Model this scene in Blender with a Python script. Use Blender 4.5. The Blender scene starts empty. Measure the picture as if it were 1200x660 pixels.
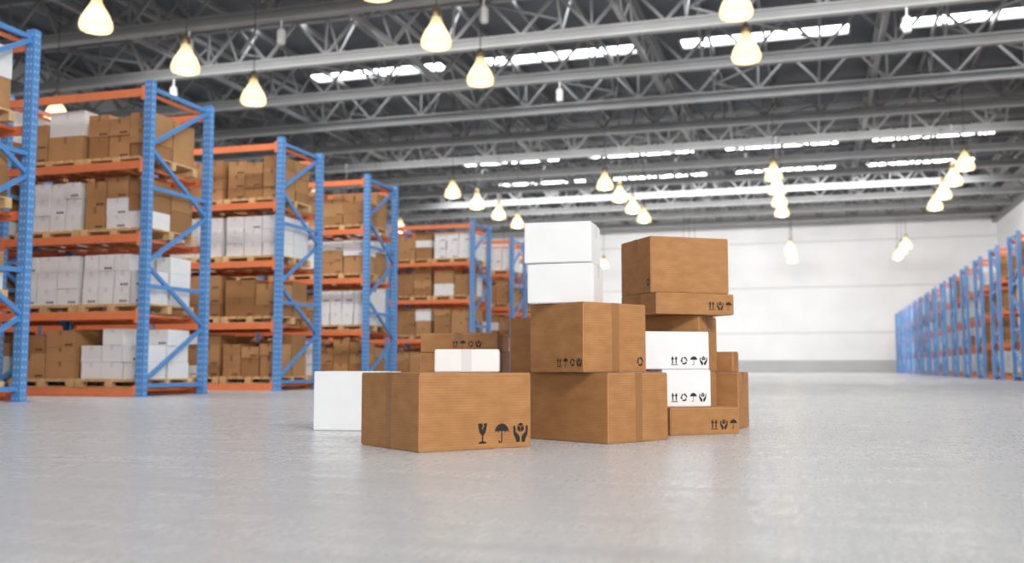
import bpy, bmesh, math, random
from mathutils import Vector, Matrix
random.seed(7)
scene=bpy.context.scene
rad=math.radians

# ------------------------------------------------------------------ materials
def new_mat(name):
    m=bpy.data.materials.new(name); m.use_nodes=True
    return m, m.node_tree.nodes, m.node_tree.links, m.node_tree.nodes['Principled BSDF']
def tex_noise(n,l,scale,detail=4,mapscale=None,coord='Object'):
    tc=n.new('ShaderNodeTexCoord'); mp=n.new('ShaderNodeMapping'); t=n.new('ShaderNodeTexNoise')
    l.new(tc.outputs[coord],mp.inputs['Vector']); l.new(mp.outputs['Vector'],t.inputs['Vector'])
    if mapscale: mp.inputs['Scale'].default_value=mapscale
    t.inputs['Scale'].default_value=scale; t.inputs['Detail'].default_value=detail
    return t
def ramp(n,l,src,c1,c2,p1=.3,p2=.7):
    r=n.new('ShaderNodeValToRGB'); l.new(src,r.inputs['Fac'])
    r.color_ramp.elements[0].position=p1; r.color_ramp.elements[1].position=p2
    r.color_ramp.elements[0].color=(*c1,1); r.color_ramp.elements[1].color=(*c2,1)
    return r
def simple(name,col,rough=.5,metal=0,var=.06,scale=6,spec=.5):
    m,n,l,b=new_mat(name)
    t=tex_noise(n,l,scale)
    r=ramp(n,l,t.outputs['Fac'],[c*(1-var) for c in col],[min(1,c*(1+var)) for c in col])
    l.new(r.outputs['Color'],b.inputs['Base Color'])
    b.inputs['Roughness'].default_value=rough; b.inputs['Metallic'].default_value=metal
    b.inputs['Specular IOR Level'].default_value=spec
    return m
def cardboard(name,c1,c2):
    m,n,l,b=new_mat(name)
    t=tex_noise(n,l,9,8,(1,1,2.2))
    r=ramp(n,l,t.outputs['Fac'],c1,c2,.3,.72)
    tc=n.new('ShaderNodeTexCoord'); w=n.new('ShaderNodeTexWave'); w.bands_direction='Z'
    l.new(tc.outputs['Object'],w.inputs['Vector'])
    w.inputs['Scale'].default_value=24; w.inputs['Distortion'].default_value=.15; w.inputs['Detail'].default_value=2
    mix=n.new('ShaderNodeMix'); mix.data_type='RGBA'; mix.blend_type='MULTIPLY'
    mr=n.new('ShaderNodeMapRange'); l.new(w.outputs['Fac'],mr.inputs['Value'])
    mr.inputs['To Min'].default_value=.89; mr.inputs['To Max'].default_value=1.0
    l.new(r.outputs['Color'],mix.inputs['A']); l.new(mr.outputs['Result'],mix.inputs['B'])
    mix.inputs['Factor'].default_value=1
    l.new(mix.outputs['Result'],b.inputs['Base Color'])
    bp=n.new('ShaderNodeBump'); bp.inputs['Strength'].default_value=.16; bp.inputs['Distance'].default_value=.0015
    l.new(w.outputs['Fac'],bp.inputs['Height'])
    t2=tex_noise(n,l,3.5,2); bp2=n.new('ShaderNodeBump'); bp2.inputs['Strength'].default_value=.15; bp2.inputs['Distance'].default_value=.01
    l.new(t2.outputs['Fac'],bp2.inputs['Height']); l.new(bp.outputs['Normal'],bp2.inputs['Normal'])
    l.new(bp2.outputs['Normal'],b.inputs['Normal'])
    b.inputs['Roughness'].default_value=.6; b.inputs['Specular IOR Level'].default_value=.3
    return m
M={}
M['card']=cardboard('cardboard',(.36,.168,.060),(.46,.225,.085))
M['card_edge']=simple('cardboard_worn_edge',(.52,.28,.12),.7,var=.1,scale=20)
M['card_far']=simple('cardboard_plain',(.45,.24,.10),.7,var=.12,scale=2)
M['card_far2']=simple('cardboard_dark',(.35,.175,.068),.7,var=.12,scale=2)
M['tape']=simple('kraft_tape',(.29,.135,.048),.35,var=.04)
M['white']=simple('white_carton',(.80,.81,.82),.5,var=.02)
M['white_tape']=simple('white_tape',(.68,.69,.71),.35,var=.02)
M['ink']=simple('black_ink',(.012,.011,.01),.6)
m,n,l,b=new_mat('blue_perforated_steel')
tc=n.new('ShaderNodeTexCoord'); sp=n.new('ShaderNodeSeparateXYZ'); l.new(tc.outputs['Object'],sp.inputs[0])
def math_node(op,a,bv=None,c=None):
    x=n.new('ShaderNodeMath'); x.operation=op
    for i,v in enumerate((a,bv,c)):
        if v is None: continue
        if isinstance(v,(int,float)): x.inputs[i].default_value=v
        else: l.new(v,x.inputs[i])
    return x.outputs[0]
zf=math_node('FRACT',math_node('MULTIPLY',sp.outputs['Z'],11))
hole=math_node('MULTIPLY',math_node('GREATER_THAN',zf,.3),math_node('LESS_THAN',zf,.62))
att=n.new('ShaderNodeAttribute'); att.attribute_name='u'   # across the post face
ua=math_node('ABSOLUTE',math_node('SUBTRACT',att.outputs['Fac'],.5))
col2=math_node('MULTIPLY',math_node('GREATER_THAN',ua,.13),math_node('LESS_THAN',ua,.27))
hm=math_node('MULTIPLY',hole,col2)
mx=n.new('ShaderNodeMix'); mx.data_type='RGBA'; l.new(hm,mx.inputs['Factor'])
mx.inputs['A'].default_value=(.085,.265,.60,1); mx.inputs['B'].default_value=(.45,.57,.72,1)
l.new(mx.outputs['Result'],b.inputs['Base Color']); b.inputs['Roughness'].default_value=.4
M['post']=m
M['blue']=simple('blue_painted_steel',(.085,.265,.60),.4,var=.05)
M['orange']=simple('orange_painted_steel',(.80,.22,.085),.42,var=.05)
M['wood']=simple('pallet_pine',(.66,.44,.22),.75,var=.18,scale=5)
M['steel']=simple('ceiling_steel_grey',(.215,.22,.225),.5,var=.08,scale=.7)
M['steel_lt']=simple('ceiling_steel_light',(.285,.29,.295),.5,var=.08,scale=.7)
M['deck']=simple('roof_deck',(.095,.105,.125),.7,var=.15,scale=.4)
M['metal']=simple('lamp_brass_cap',(.30,.23,.12),.35,.7)
M['cord']=simple('cord_black',(.05,.05,.05),.6)
M['whitepaint']=simple('white_paint',(.75,.75,.75),.4)
def wallmat(name):
    m,n,l,b=new_mat(name)
    t=tex_noise(n,l,.35,3)
    r=ramp(n,l,t.outputs['Fac'],(.74,.75,.76),(.82,.825,.83))
    l.new(r.outputs['Color'],b.inputs['Base Color']); b.inputs['Roughness'].default_value=.6
    return m
M['wall']=wallmat('white_wall_panel')
M['dado']=simple('grey_concrete_band',(.42,.43,.44),.7,var=.05,scale=.5)
M['groove']=simple('panel_joint',(.56,.57,.58),.6)
# floor
m,n,l,b=new_mat('polished_concrete')
t1=tex_noise(n,l,1.0,8,(1.2,9,1)); t2=tex_noise(n,l,.5,4); t3=tex_noise(n,l,5,6,(10,1.2,1)); t4=tex_noise(n,l,55,3)
def mixf(a,bb,f):
    x=n.new('ShaderNodeMix'); l.new(a,x.inputs['A']); l.new(bb,x.inputs['B']); x.inputs['Factor'].default_value=f
    return x.outputs['Result']
f=mixf(mixf(mixf(t1.outputs['Fac'],t2.outputs['Fac'],.30),t3.outputs['Fac'],.38),t4.outputs['Fac'],.10)
r=ramp(n,l,f,(.42,.43,.44),(.58,.585,.59),.38,.62)
l.new(r.outputs['Color'],b.inputs['Base Color'])
rr=n.new('ShaderNodeMapRange'); l.new(f,rr.inputs['Value']); rr.inputs['From Min'].default_value=.38; rr.inputs['From Max'].default_value=.62
rr.inputs['To Min'].default_value=.34; rr.inputs['To Max'].default_value=.24
l.new(rr.outputs['Result'],b.inputs['Roughness'])
bp=n.new('ShaderNodeBump'); bp.inputs['Strength'].default_value=.04; bp.inputs['Distance'].default_value=.002
l.new(f,bp.inputs['Height']); l.new(bp.outputs['Normal'],b.inputs['Normal'])
b.inputs['Specular IOR Level'].default_value=.5
M['floor']=m
def emis(name,col,s):
    m=bpy.data.materials.new(name); m.use_nodes=True; n=m.node_tree.nodes; l=m.node_tree.links
    n.remove(n['Principled BSDF']); e=n.new('ShaderNodeEmission'); e.inputs['Color'].default_value=(*col,1); e.inputs['Strength'].default_value=s
    l.new(e.outputs[0],n['Material Output'].inputs['Surface']); return m
M['sky']=emis('skylight_daylight',(.97,.985,1),8)
M['bulb']=emis('bulb_glow',(1,.90,.70),12)
m,n,l,b=new_mat('lamp_frosted_shade')
b.inputs['Base Color'].default_value=(.68,.56,.37,1); b.inputs['Roughness'].default_value=.35
b.inputs['Emission Color'].default_value=(1,.80,.5,1); b.inputs['Emission Strength'].default_value=.10
tr=n.new('ShaderNodeBsdfTranslucent'); tr.inputs['Color'].default_value=(.86,.75,.53,1)
ms=n.new('ShaderNodeMixShader'); ms.inputs[0].default_value=.36
l.new(b.outputs[0],ms.inputs[1]); l.new(tr.outputs[0],ms.inputs[2]); l.new(ms.outputs[0],n['Material Output'].inputs['Surface'])
M['shade']=m

# ------------------------------------------------------------------ mesh builder
class MB:
    def __init__(s): s.v=[]; s.f=[]; s.m=[]; s.mats=[]; s.u=[]
    def mi(s,k):
        if k not in s.mats: s.mats.append(k)
        return s.mats.index(k)
    def poly(s,pts,k):
        b=len(s.v); s.v+= [tuple(p) for p in pts]; s.u+=[.5]*len(pts)
        s.f.append(tuple(range(b,b+len(pts)))); s.m.append(s.mi(k))
    def box(s,a,c,k,u=False):
        x0,y0,z0=a; x1,y1,z1=c; i=s.mi(k)
        for q in ([(x0,y0,z0),(x1,y0,z0),(x1,y0,z1),(x0,y0,z1)],[(x1,y1,z0),(x0,y1,z0),(x0,y1,z1),(x1,y1,z1)],
                  [(x1,y0,z0),(x1,y1,z0),(x1,y1,z1),(x1,y0,z1)],[(x0,y1,z0),(x0,y0,z0),(x0,y0,z1),(x0,y1,z1)],
                  [(x0,y0,z1),(x1,y0,z1),(x1,y1,z1),(x0,y1,z1)],[(x0,y1,z0),(x1,y1,z0),(x1,y0,z0),(x0,y0,z0)]):
            b=len(s.v); s.v+=q; s.u+=[0,1,1,0] if u else [.5]*4
            s.f.append((b,b+1,b+2,b+3)); s.m.append(i)
    def beam(s,p,q,w,h,k):
        p=Vector(p); q=Vector(q); d=(q-p).normalized()
        up=Vector((0,0,1)) if abs(d.z)<.95 else Vector((0,1,0))
        a=d.cross(up).normalized()*w/2; c=a.cross(d).normalized()*h/2
        P=[p-a-c,p+a-c,p+a+c,p-a+c]; Q=[q-a-c,q+a-c,q+a+c,q-a+c]
        b=len(s.v); s.v+=[tuple(v) for v in P+Q]; s.u+=[.5]*8; i=s.mi(k)
        for f in ((3,2,1,0),(4,5,6,7),(0,1,5,4),(1,2,6,5),(2,3,7,6),(3,0,4,7)):
            s.f.append(tuple(b+j for j in f)); s.m.append(i)
    def lathe(s,prof,k,seg=24,c=(0,0,0)):
        b=len(s.v); i=s.mi(k)
        for r,z in prof:
            for j in range(seg):
                t=2*math.pi*j/seg; s.v.append((c[0]+r*math.cos(t),c[1]+r*math.sin(t),c[2]+z)); s.u.append(.5)
        for a in range(len(prof)-1):
            for j in range(seg):
                j2=(j+1)%seg
                s.f.append((b+a*seg+j,b+a*seg+j2,b+(a+1)*seg+j2,b+(a+1)*seg+j)); s.m.append(i)
    def mesh(s,name,smooth=False):
        me=bpy.data.meshes.new(name); me.from_pydata(s.v,[],s.f)
        for k in s.mats: me.materials.append(M[k])
        me.polygons.foreach_set('material_index',s.m)
        if smooth: me.polygons.foreach_set('use_smooth',[True]*len(s.f))
        at=me.attributes.new('u','FLOAT','POINT'); at.data.foreach_set('value',s.u)
        me.update(); return me
    def obj(s,name,parent=None,loc=(0,0,0),smooth=False):
        return link(name,s.mesh(name,smooth),parent,loc)
def link(name,me,parent=None,loc=(0,0,0),rotz=0):
    o=bpy.data.objects.new(name,me); scene.collection.objects.link(o)
    o.location=loc; o.rotation_euler=(0,0,rotz)
    if parent: o.parent=parent
    return o

# ------------------------------------------------------------------ printed handling icons (unit square polygons)
def arc(cx,cy,r,a0,a1,n=14): return [(cx+r*math.cos(rad(a0+(a1-a0)*i/n)),cy+r*math.sin(rad(a0+(a1-a0)*i/n))) for i in range(n+1)]
def band(cx,cy,r0,r1,a0,a1,n=12): return arc(cx,cy,r1,a0,a1,n)+arc(cx,cy,r0,a1,a0,n)
def icon(kind):
    if kind=='up':
        o=[[(.05,0),(.95,0),(.95,.08),(.05,.08)]]
        for c in (.27,.73):
            o.append([(c-.07,.16),(c+.07,.16),(c+.07,.62),(c+.2,.62),(c,1),(c-.2,.62),(c-.07,.62)])
        return o
    if kind=='umbrella':
        top=arc(.5,.48,.48,0,180,20); low=[]
        for i in range(4):
            low+= arc(.02+.12+.24*i,.48,.12,180,0,6)[:-1]
        return [top+low[1:], [(.47,.12),(.53,.12),(.53,.5),(.47,.5)], band(.40,.12,.07,.13,180,360), [(.49,.94),(.51,.94),(.51,1.03),(.49,1.03)]]
    if kind=='glass':
        return [[(.2,1),(.3,.55),(.42,.42),(.58,.42),(.7,.55),(.8,1),(.56,1),(.62,.82),(.5,.76),(.56,.62),(.42,.78),(.52,.84),(.46,1)],
                [(.46,.1),(.54,.1),(.54,.44),(.46,.44)],[(.25,0),(.75,0),(.75,.06),(.54,.12),(.46,.12),(.25,.06)]]
    if kind=='hands':
        o=[[(.5,.98),(.3,.88),(.5,.78),(.7,.88)],[(.28,.84),(.28,.6),(.48,.5),(.48,.74)],[(.72,.84),(.72,.6),(.52,.5),(.52,.74)]]
        L=[(.0,.78),(.08,.86),(.13,.82),(.16,.52),(.38,.34),(.44,.24),(.44,0),(.2,0),(.18,.14),(.02,.4)]
        o+= [L,[(1-x,y) for x,y in reversed(L)]]
        return o
    if kind=='recycle':
        o=[]
        for k in range(3):
            a=90+120*k
            o.append(band(.5,.48,.27,.42,a-100,a-25,8))
            c=a-25; q=lambda r,t:(.5+r*math.cos(rad(t)),.48+r*math.sin(rad(t)))
            o.append([q(.17,c),q(.52,c),q(.35,c+32)])
        return o
def put_icons(mb,kinds,org,du,dv,size,gap=.25):
    org=Vector(org); du=Vector(du); dv=Vector(dv); off=0
    for k in kinds:
        for pl in icon(k):
            mb.poly([org+du*((x)*size*.9+off)+dv*(y*size) for x,y in pl],'ink')
        off+=size*(.9+gap)

# ------------------------------------------------------------------ cartons of the pile
def carton(name,near,th,W,L,z0,z1,kind='card',tape='y',prints=(),vt=None):
    """near = ground-plan near corner (world); W runs along th, L along th+90."""
    H=z1-z0-.002; t=rad(th); e=Vector((math.cos(t),math.sin(t))); g=Vector((-e.y,e.x))
    c=Vector(near)+e*W/2+g*L/2
    mb=MB(); bm=bmesh.new(); bmesh.ops.create_cube(bm,size=1)
    for v in bm.verts: v.co=Vector((v.co.x*W,v.co.y*L,(v.co.z+.5)*(H-.004)))
    bmesh.ops.bevel(bm,geom=bm.edges[:],offset=.0045,segments=2,affect='EDGES')
    i=mb.mi(kind); ie=mb.mi('card_edge') if kind=='card' else i
    for v in bm.verts: mb.v.append(tuple(v.co)); mb.u.append(.5)
    bm.verts.index_update()
    for f_ in bm.faces:
        mb.f.append(tuple(v.index for v in f_.verts)); mb.m.append(i if f_.calc_area()>.01 else ie)
    bm.free()
    tp='tape' if kind=='card' else 'white_tape'
    hw=.026; zt=H-.004; eps=.0012
    if tape=='y':
        mb.box((-W/2+.003,-L/2+.003,zt-.001),(-.002,L/2-.003,zt+.0035),kind); mb.box((.002,-L/2+.003,zt-.001),(W/2-.003,L/2-.003,zt+.0035),kind)
        mb.box((-hw,-L/2-eps,zt+.003),(hw,L/2+eps,zt+.0042),tp)
        for s in (-1,1):
            y=s*L/2
            full=(vt in('y','both'))
            zb=0.002 if full else max(.004,zt-.07)
            mb.box((-hw,min(y,y+s*eps),zb),(hw,max(y,y+s*eps),zt+.004),tp)
    else:
        mb.box((-W/2+.003,-L/2+.003,zt-.001),(W/2-.003,-.002,zt+.0035),kind); mb.box((-W/2+.003,.002,zt-.001),(W/2-.003,L/2-.003,zt+.0035),kind)
        mb.box((-W/2-eps,-hw,zt+.003),(W/2+eps,hw,zt+.0042),tp)
        for s in (-1,1):
            x=s*W/2
            full=(vt in('x','both'))
            zb=0.002 if full else max(.004,zt-.07)
            mb.box((min(x,x+s*eps),-hw,zb),(max(x,x+s*eps),hw,zt+.004),tp)
    for face,kinds,size,u,v in prints:
        w=len(kinds)*size*1.15-.25*size
        if face=='R':
            mb_x=-W/2+u*W-w; put_icons(mb,kinds,(mb_x,-L/2-.002,v),(1,0,0),(0,0,1),size)
        else:
            put_icons(mb,kinds,(-W/2-.002,L/2-u*L+w,v),(0,-1,0),(0,0,1),size)
    return link(name,mb.mesh(name),None,(c.x,c.y,z0+.001),t)

BR='cardboard_box'; WH='white_carton_box'
carton(BR,(-1.800,4.403),50.7,.641,.638,0,.376,'card','x',[('R',['glass','umbrella','hands'],.098,.97,.028)],vt='x')
carton(BR,(-1.051,5.177),60,.502,.653,0,.375,'card','y',[],vt='y')
carton(BR,(-1.177,5.161),55,.47,.45,.375,.752,'card','y',[('L',['up','umbrella','recycle','hands'],.047,.97,.03),('R',['recycle'],.06,.95,.03)],vt='y')
carton(WH,(-1.150,5.290),92,.31,.37,.752,.974,'white','y',[])
carton(WH,(-1.160,5.285),93,.31,.375,.974,1.202,'white','y',[])
carton(BR,(-.977,6.184),35,.551,.448,.869,1.227,'card','x',[('L',['recycle'],.055,.97,.04)])
carton(BR,(-.939,6.143),40,.577,.44,.734,.869,'card','x',[('R',['up','hands','umbrella'],.056,.97,.03)])
carton(BR,(-.705,6.371),78,.36,.37,.374,.734,'card','y',[],vt='y')
carton(BR,(-.70,6.35),78,.33,.40,0,.374,'card','x',[])
carton(WH,(-1.005,5.966),30,.437,.18,.390,.620,'white','x',[('R',['up','recycle','umbrella','hands'],.055,.97,.025)])
carton(WH,(-.887,6.002),35,.326,.17,.164,.390,'white','x',[('R',['up','recycle','umbrella','hands'],.055,.90,.03)])
carton(BR,(-.831,5.927),40,.485,.22,0,.164,'card','x',[('R',['up','hands','umbrella'],.060,.97,.03)])
carton(BR,(-.495,6.712),80,.28,.26,0,.372,'card','y',[])
carton(BR,(-.528,6.739),80,.15,.165,.372,.507,'card','y',[])
carton(BR,(-1.955,6.095),95,.35,.52,0,.50,'card','x',[])
carton(BR,(-1.955,6.085),95,.35,.51,.50,.625,'card','x',[('L',['up','umbrella','recycle','hands'],.045,.80,.03)])
carton(BR,(-1.82,5.93),17,.45,.36,0,.375,'card','x',[])
carton(BR,(-1.82,5.93),17,.45,.36,.375,.71,'card','y',[])
carton(WH,(-3.093,5.78),5,.45,.42,0,.378,'white','x',[])
carton('white_carton_box',(-1.902,4.856),15,.335,.15,.376,.497,'white','y',[],vt='y')

# ------------------------------------------------------------------ room shell
XL,XR,YR,YB,ZC=-33.0,13.6,-16.0,84.0,14.0
mb=MB(); mb.box((XL-.3,YR,-.2),(XR+.3,YB+.3,0),'floor'); mb.obj('floor')
mb=MB(); mb.box((XL-.3,YR,ZC),(XR+.3,YB+.3,ZC+.25),'deck'); mb.obj('ceiling')
mb=MB(); mb.box((XL-.3,YB,1.0),(XR+.3,YB+.3,ZC),'wall'); mb.box((XL-.3,YB-.04,0),(XR+.3,YB+.3,1.0),'dado')
for z in (3.2,6.9,10.6): mb.box((XL,YB-.012,z-.05),(XR,YB,z+.05),'groove')
mb.obj('wall_back')
mb=MB(); mb.box((XR,YR,0),(XR+.3,YB,ZC),'wall'); mb.box((XR-.04,YR,0),(XR,YB-.04,1.0),'dado')
for z in (3.2,6.9): mb.box((XR-.012,YR,z-.05),(XR,YB-.04,z+.05),'groove')
mb.obj('wall_right')
mb=MB(); mb.box((XL-.3,YR,0),(XL,YB,ZC),'wall'); mb.box((XL,YR,0),(XL+.04,YB-.04,1.0),'dado')
mb.obj('wall_left')
mb=MB(); mb.box((XR-.35,YR,11.6),(XR-.001,YB-.05,12.3),'steel'); mb.obj('trim_1')
mb=MB(); mb.box((XL+.001,YR,11.6),(XL+.35,YB-.05,12.3),'steel'); mb.obj('trim_2')

# ------------------------------------------------------------------ roof trusses
def truss_mesh():
    mb=MB(); x0,x1=XL+.36,XR-.36
    mb.box((x0,-.15,11.75),(x1,.15,11.82),'steel_lt'); mb.box((x0,-.04,11.82),(x1,.04,12.08),'steel'); mb.box((x0,-.15,12.08),(x1,.15,12.14),'steel_lt')
    mb.box((x0,-.11,13.45),(x1,.11,13.65),'steel')
    N=36; dx=(x1-x0)/N
    for i in range(N):
        a=x0+i*dx; 
        if i%2==0: mb.beam((a,0,12.1),(a+dx,0,13.5),.10,.10,'steel')
        else: mb.beam((a,0,13.5),(a+dx,0,12.1),.10,.10,'steel')
        if i%4==0: mb.beam((a,0,12.1),(a,0,13.5),.08,.08,'steel')
    return mb.mesh('roof_truss')
tm=truss_mesh()
TY=[-14.37+4.73*k for k in range(22)]
TY=[y for y in TY if y<YB-.5]
for y in TY: link('roof_truss',tm,None,(0,y,0))
mb=MB()
for k in range(6):
    x=-31.85+8.6*k
    if x>XR: break
    mb.box((x-.09,YR,12.2),(x+.09,YB-.1,12.36),'steel')
    mb.box((x-.07,YR,13.3),(x+.07,YB-.1,13.44),'steel')
    for j in range(len(TY)-1):
        y=TY[j]
        for q in range(2):
            ya=y+q*2.365; 
            mb.beam((x,ya,12.3),(x,ya+1.18,13.35),.07,.07,'steel_lt'); mb.beam((x,ya+1.18,13.35),(x,ya+2.365,12.3),.07,.07,'steel_lt')
mb.obj('roof_girder')
mb=MB()
x=XL+1.2
while x<XR-.5:
    mb.box((x-.05,YR,13.66),(x+.05,YB-.1,13.86),'steel'); x+=2.15
for j in range(len(TY)):
    for k in range(11):
        x=XL+3.3+4.3*k
        if x>XR-1: break
        mb.beam((x,TY[j],12.1),(x,TY[j]+1.3,13.7),.07,.07,'steel'); mb.beam((x,TY[j],12.1),(x,TY[j]-1.3,13.7),.07,.07,'steel')
mb.obj('roof_purlin')
mb=MB()
for j in range(0,len(TY)-1):
    for k in range(5):
        x=-27.5+8.6*k
        s=1 if (j+k)%2 else -1
        mb.beam((x-2.1*s,TY[j],12.5),(x+2.1*s,TY[j+1],12.5),.07,.07,'steel')
mb.obj('roof_cross_bracing')

w=0
for y in (-9,4.8,12.3,33.5,41.0,62.3,69.8):
    for k in range(-2,2):
        xc=-1.75+8.6*k
        a,bx=max(XL+.4,xc-3.3),min(XR-.4,xc+3.3)
        w+=1
        mb=MB(); mb.box((a,y-.6,ZC-.035),(bx,y+.6,ZC-.02),'sky')
        for (p,q) in (((a-.1,y-.7),(bx+.1,y-.6)),((a-.1,y+.6),(bx+.1,y+.7)),((a-.1,y-.6),(a,y+.6)),((bx,y-.6),(bx+.1,y+.6))):
            mb.box((p[0],p[1],ZC-.12),(q[0],q[1],ZC-.001),'steel_lt')
        mb.obj('window_%d'%w)

# ------------------------------------------------------------------ pendant lamps
mb=MB()
mb.lathe([(.35,0),(.385,.05),(.395,.12),(.375,.22),(.32,.35),(.245,.48),(.175,.60),(.13,.70),(.115,.80)],'shade',28)
shade=mb.mesh('lamp_shade',True)
mb=MB(); mb.lathe([(.001,-.02),(.12,0),(.2,.05),(.235,.12),(.21,.22),(.14,.31),(.08,.39),(.06,.5)],'bulb',18); bulb=mb.mesh('lamp_bulb',True)
mb=MB(); mb.lathe([(.12,.78),(.125,.86),(.11,.97),(.06,1.03),(.015,1.06)],'metal',20)
mb.lathe([(.016,1.05),(.016,5.38)],'cord',6); mb.lathe([(.1,5.34),(.1,5.42),(.001,5.42)],'metal',12)
fit=mb.mesh('lamp_fitting',True)
for x in (-24,-16.55,-9.1,-1.59,6.1):
    for y in (16.1,19.6,23.2,26.7,44.5,48.1,51.8,55.4,73.0,76.5,80.2):
        r_=bpy.data.objects.new('pendant_lamp',None); scene.collection.objects.link(r_); r_.location=(x,y,8.57)
        link('shade',shade,r_); link('bulb',bulb,r_); link('socket_and_cord',fit,r_)

sp_=MB(); sp_.lathe([(.001,0),(.12,0),(.14,.05),(.14,.42),(.10,.5),(.03,.52)],'whitepaint',16); sp_.lathe([(.03,.5),(.03,.8)],'whitepaint',8)
spm=sp_.mesh('ceiling_spotlight',True)
for x,yi in ((-16.5,9),(-9.5,9),(-9.5,11),(-2,10),(3,10),(-14,7),(-20,9),(-24,10)):
    o=link('ceiling_spotlight',spm,None,(x,TY[yi],10.95))

# ------------------------------------------------------------------ pallet racks
RH=4.47; RD=1.43; BAY=2.5; LV=[.06,1.13,2.22,3.26,4.30]
def frame_mesh():
    mb=MB()
    for y in (0,RD):
        mb.box((-.06,y-.055,0.01),(.06,y+.055,RH),'post',True); mb.box((-.1,y-.09,0),(.1,y+.09,.012),'blue')
    z=.18; s=0
    while z<RH-.35:
        a,bb=(0,RD) if s==0 else (RD,0)
        z2=min(z+.84,RH-.10)
        mb.beam((0,a,z),(0,bb,z2),.045,.055,'blue')
        z=z2; s=1-s
    for z in (.15,1.55,2.95,RH-.1): mb.beam((0,0,z),(0,RD,z),.045,.055,'blue')
    return mb.mesh('upright_frame')
fm=frame_mesh()
def beams_mesh(n):
    mb=MB()
    for b_ in range(n):
        x0=b_*BAY+.06; x1=(b_+1)*BAY-.06
        for z in LV:
            for y in (0,RD):
                yy=(y-.075,y-.03) if y==0 else (y+.03,y+.075)
                mb.box((x0,yy[0],z-.055),(x1,yy[1],z+.055),'orange')
                for xx in (x0,x1-.02): mb.box((xx-.01,yy[0]-.01,z-.11 if z>.2 else .005),(xx+.03,yy[1]+.01,z+.09),'orange')
            if z<4:
                for q in range(6):
                    xx=x0+.2+q*(x1-x0-.4)/5
                    mb.box((xx-.025,-.03,z+.0),(xx+.025,RD+.03,z+.04),'orange')
            else:
                for xx in (x0+.02,x1-.08): mb.box((xx,-.03,z),(xx+.05,RD+.03,z+.04),'orange')
    return mb.mesh('rack_beams')
bmesh_={4:beams_mesh(4),3:beams_mesh(3)}
def pallet(mb,cx,cy,z):
    w,d=1.14,1.16
    for q in range(7):
        x=cx-w/2+q*(w-.1)/6; mb.box((x,cy-d/2,z+.105),(x+.1,cy+d/2,z+.125),'wood')
    for y in (cy-d/2,cy-.05,cy+d/2-.1): mb.box((cx-w/2,y,z+.085),(cx+w/2,y+.1,z+.105),'wood')
    for y in (cy-d/2,cy-.05,cy+d/2-.1):
        for x in (cx-w/2,cx-.06,cx+w/2-.12): mb.box((x,y,z+.018),(x+.12,y+.1,z+.085),'wood')
        mb.box((cx-w/2,y,z),(cx+w/2,y+.1,z+.018),'wood')
def fcarton(mb,x0,y0,z0,x1,y1,z1,k):
    g=.004; mb.box((x0+g,y0+g,z0),(x1-g,y1-g,z1-.003),k)
    tp='tape' if k!='white' else 'white_tape'; c=(x0+x1)/2; h=z1-z0
    mb.box((c-.025,y0+g-.002,z1-.003-h*.28),(c+.025,y0+g,z1-.002),tp)
    if random.random()<(.3 if k=='white' else .55):
        for q in range(3):
            a=x1-.04-q*.045; mb.box((a-.028,y0+g-.003,z0+.025),(a,y0+g,z0+.055),'ink')
def load(mb,cx,cy,z,hmax,style=None):
    style=style or random.choice(['b','b','w','m','m','t','w'])
    y0,y1=cy-.54,cy+.54; ym=cy
    cols=random.choice([2,2,3]) if style!='w' else random.choice([3,4])
    xs=[cx-.55+1.1*i/cols for i in range(cols+1)]
    if cols==2: s=random.uniform(-.12,.12); xs[1]+=s
    for c in range(cols):
        for (ya,yb) in ((y0,ym),(ym,y1)):
            zz=z; top=z+hmax*random.uniform(.72,1) if style!='w' else z+hmax*random.choice([.95,.95,.95,.65])
            while zz<top-.12:
                h=random.choice([.2,.25,.33,.38]) if style!='w' else hmax*.315
                if zz+h>z+hmax: h=z+hmax-zz
                if h<.1: break
                if style=='b': k=random.choice(['card_far','card_far','card_far2'])
                elif style=='w': k='white'
                elif style=='t': k='white' if zz>z+.3 else 'card_far'
                else: k=random.choice(['card_far','card_far2','white'])
                j=random.uniform(0,.04)
                fcarton(mb,xs[c]+random.uniform(0,.015),ya+j,zz,xs[c+1]-random.uniform(0,.015),yb-.01,zz+h,k)
                zz+=h
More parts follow.
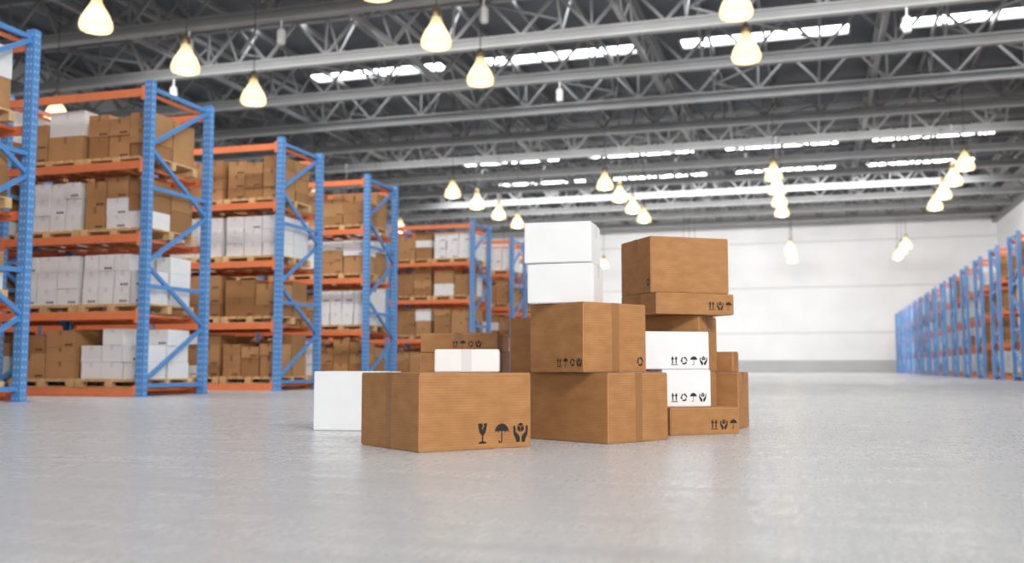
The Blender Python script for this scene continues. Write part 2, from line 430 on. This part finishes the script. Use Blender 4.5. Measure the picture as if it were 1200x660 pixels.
def rack(x0,y,n,styles=None):
    root=bpy.data.objects.new('pallet_rack',None); scene.collection.objects.link(root); root.location=(x0,y,0)
    for i in range(n+1): link('upright_frame_%d'%(i+1),fm,root,(i*BAY,0,0))
    link('load_beams',bmesh_[n],root)
    pm=MB(); cm=MB()
    for b_ in range(n):
        for li,z in enumerate(LV[:-1]):
            for s in (0,1):
                st=styles[s][li] if styles and b_==n-1 else None
                if st is None and random.random()<.05: continue
                cx=b_*BAY+.66+s*1.18; zz=z+.056
                pallet(pm,cx,RD/2,zz); load(cm,cx,RD/2,zz+.126,.76,st)
    pm.obj('pallets',root); cm.obj('stacked_cartons',root)
ST={11.78:('bwwt','wwmb'),15.42:('mbwb','bbwb'),18.97:('wbmb','bwtb'),25.7:('bmbm','wbmw'),29.4:('mwbt','bmbw')}
for y in (8.13,11.78,15.42,18.97,25.7,29.4,33.0): rack(-8.97-4*BAY,y,4,ST.get(y))
for k in range(15): rack(5.85,29.0+3.6*k,3)

# ------------------------------------------------------------------ lights
def area(name,loc,rot,sx,sy,power,col=(1,1,1)):
    d=bpy.data.lights.new(name,'AREA'); d.shape='RECTANGLE'; d.size=sx; d.size_y=sy; d.energy=power; d.color=col
    o=bpy.data.objects.new(name,d); scene.collection.objects.link(o); o.location=loc; o.rotation_euler=rot
    return o
for y,pw,tl in ((12,1600,40),(30,2100,40),(48,2100,40),(64,3900,52)):
    area('added_area_light',(-8,y,11.3),(rad(tl),0,0),34,1.5,pw,(1,.98,.955))  # added lights without fixtures, facing away from camera to brighten hall and back wall
o=area('added_area_light',(9,-5,9.5),(0,0,0),7,3,2300,(1,.97,.93))  # added unseen light behind camera, brightens the pile from the right
o.rotation_euler=(Vector((-1.2,6,0))-o.location).to_track_quat('-Z','Y').to_euler()
wd=bpy.data.worlds.new('daylight'); scene.world=wd; wd.use_nodes=True
bg=wd.node_tree.nodes['Background']; bg.inputs['Color'].default_value=(.96,.98,1,1); bg.inputs['Strength'].default_value=1.15

# ------------------------------------------------------------------ camera
cd=bpy.data.cameras.new('camera'); cam=bpy.data.objects.new('camera',cd); scene.collection.objects.link(cam)
cd.lens=35; cd.sensor_width=36; cd.clip_end=300; cd.clip_start=.05
cam.location=(0,0,.4); cam.rotation_euler=(rad(90+4.948),0,rad(16.954))
cd.dof.use_dof=True; cd.dof.focus_distance=5.3; cd.dof.aperture_fstop=1.8
scene.camera=cam
scene.view_settings.view_transform='Standard'
scene.view_settings.exposure=0.1
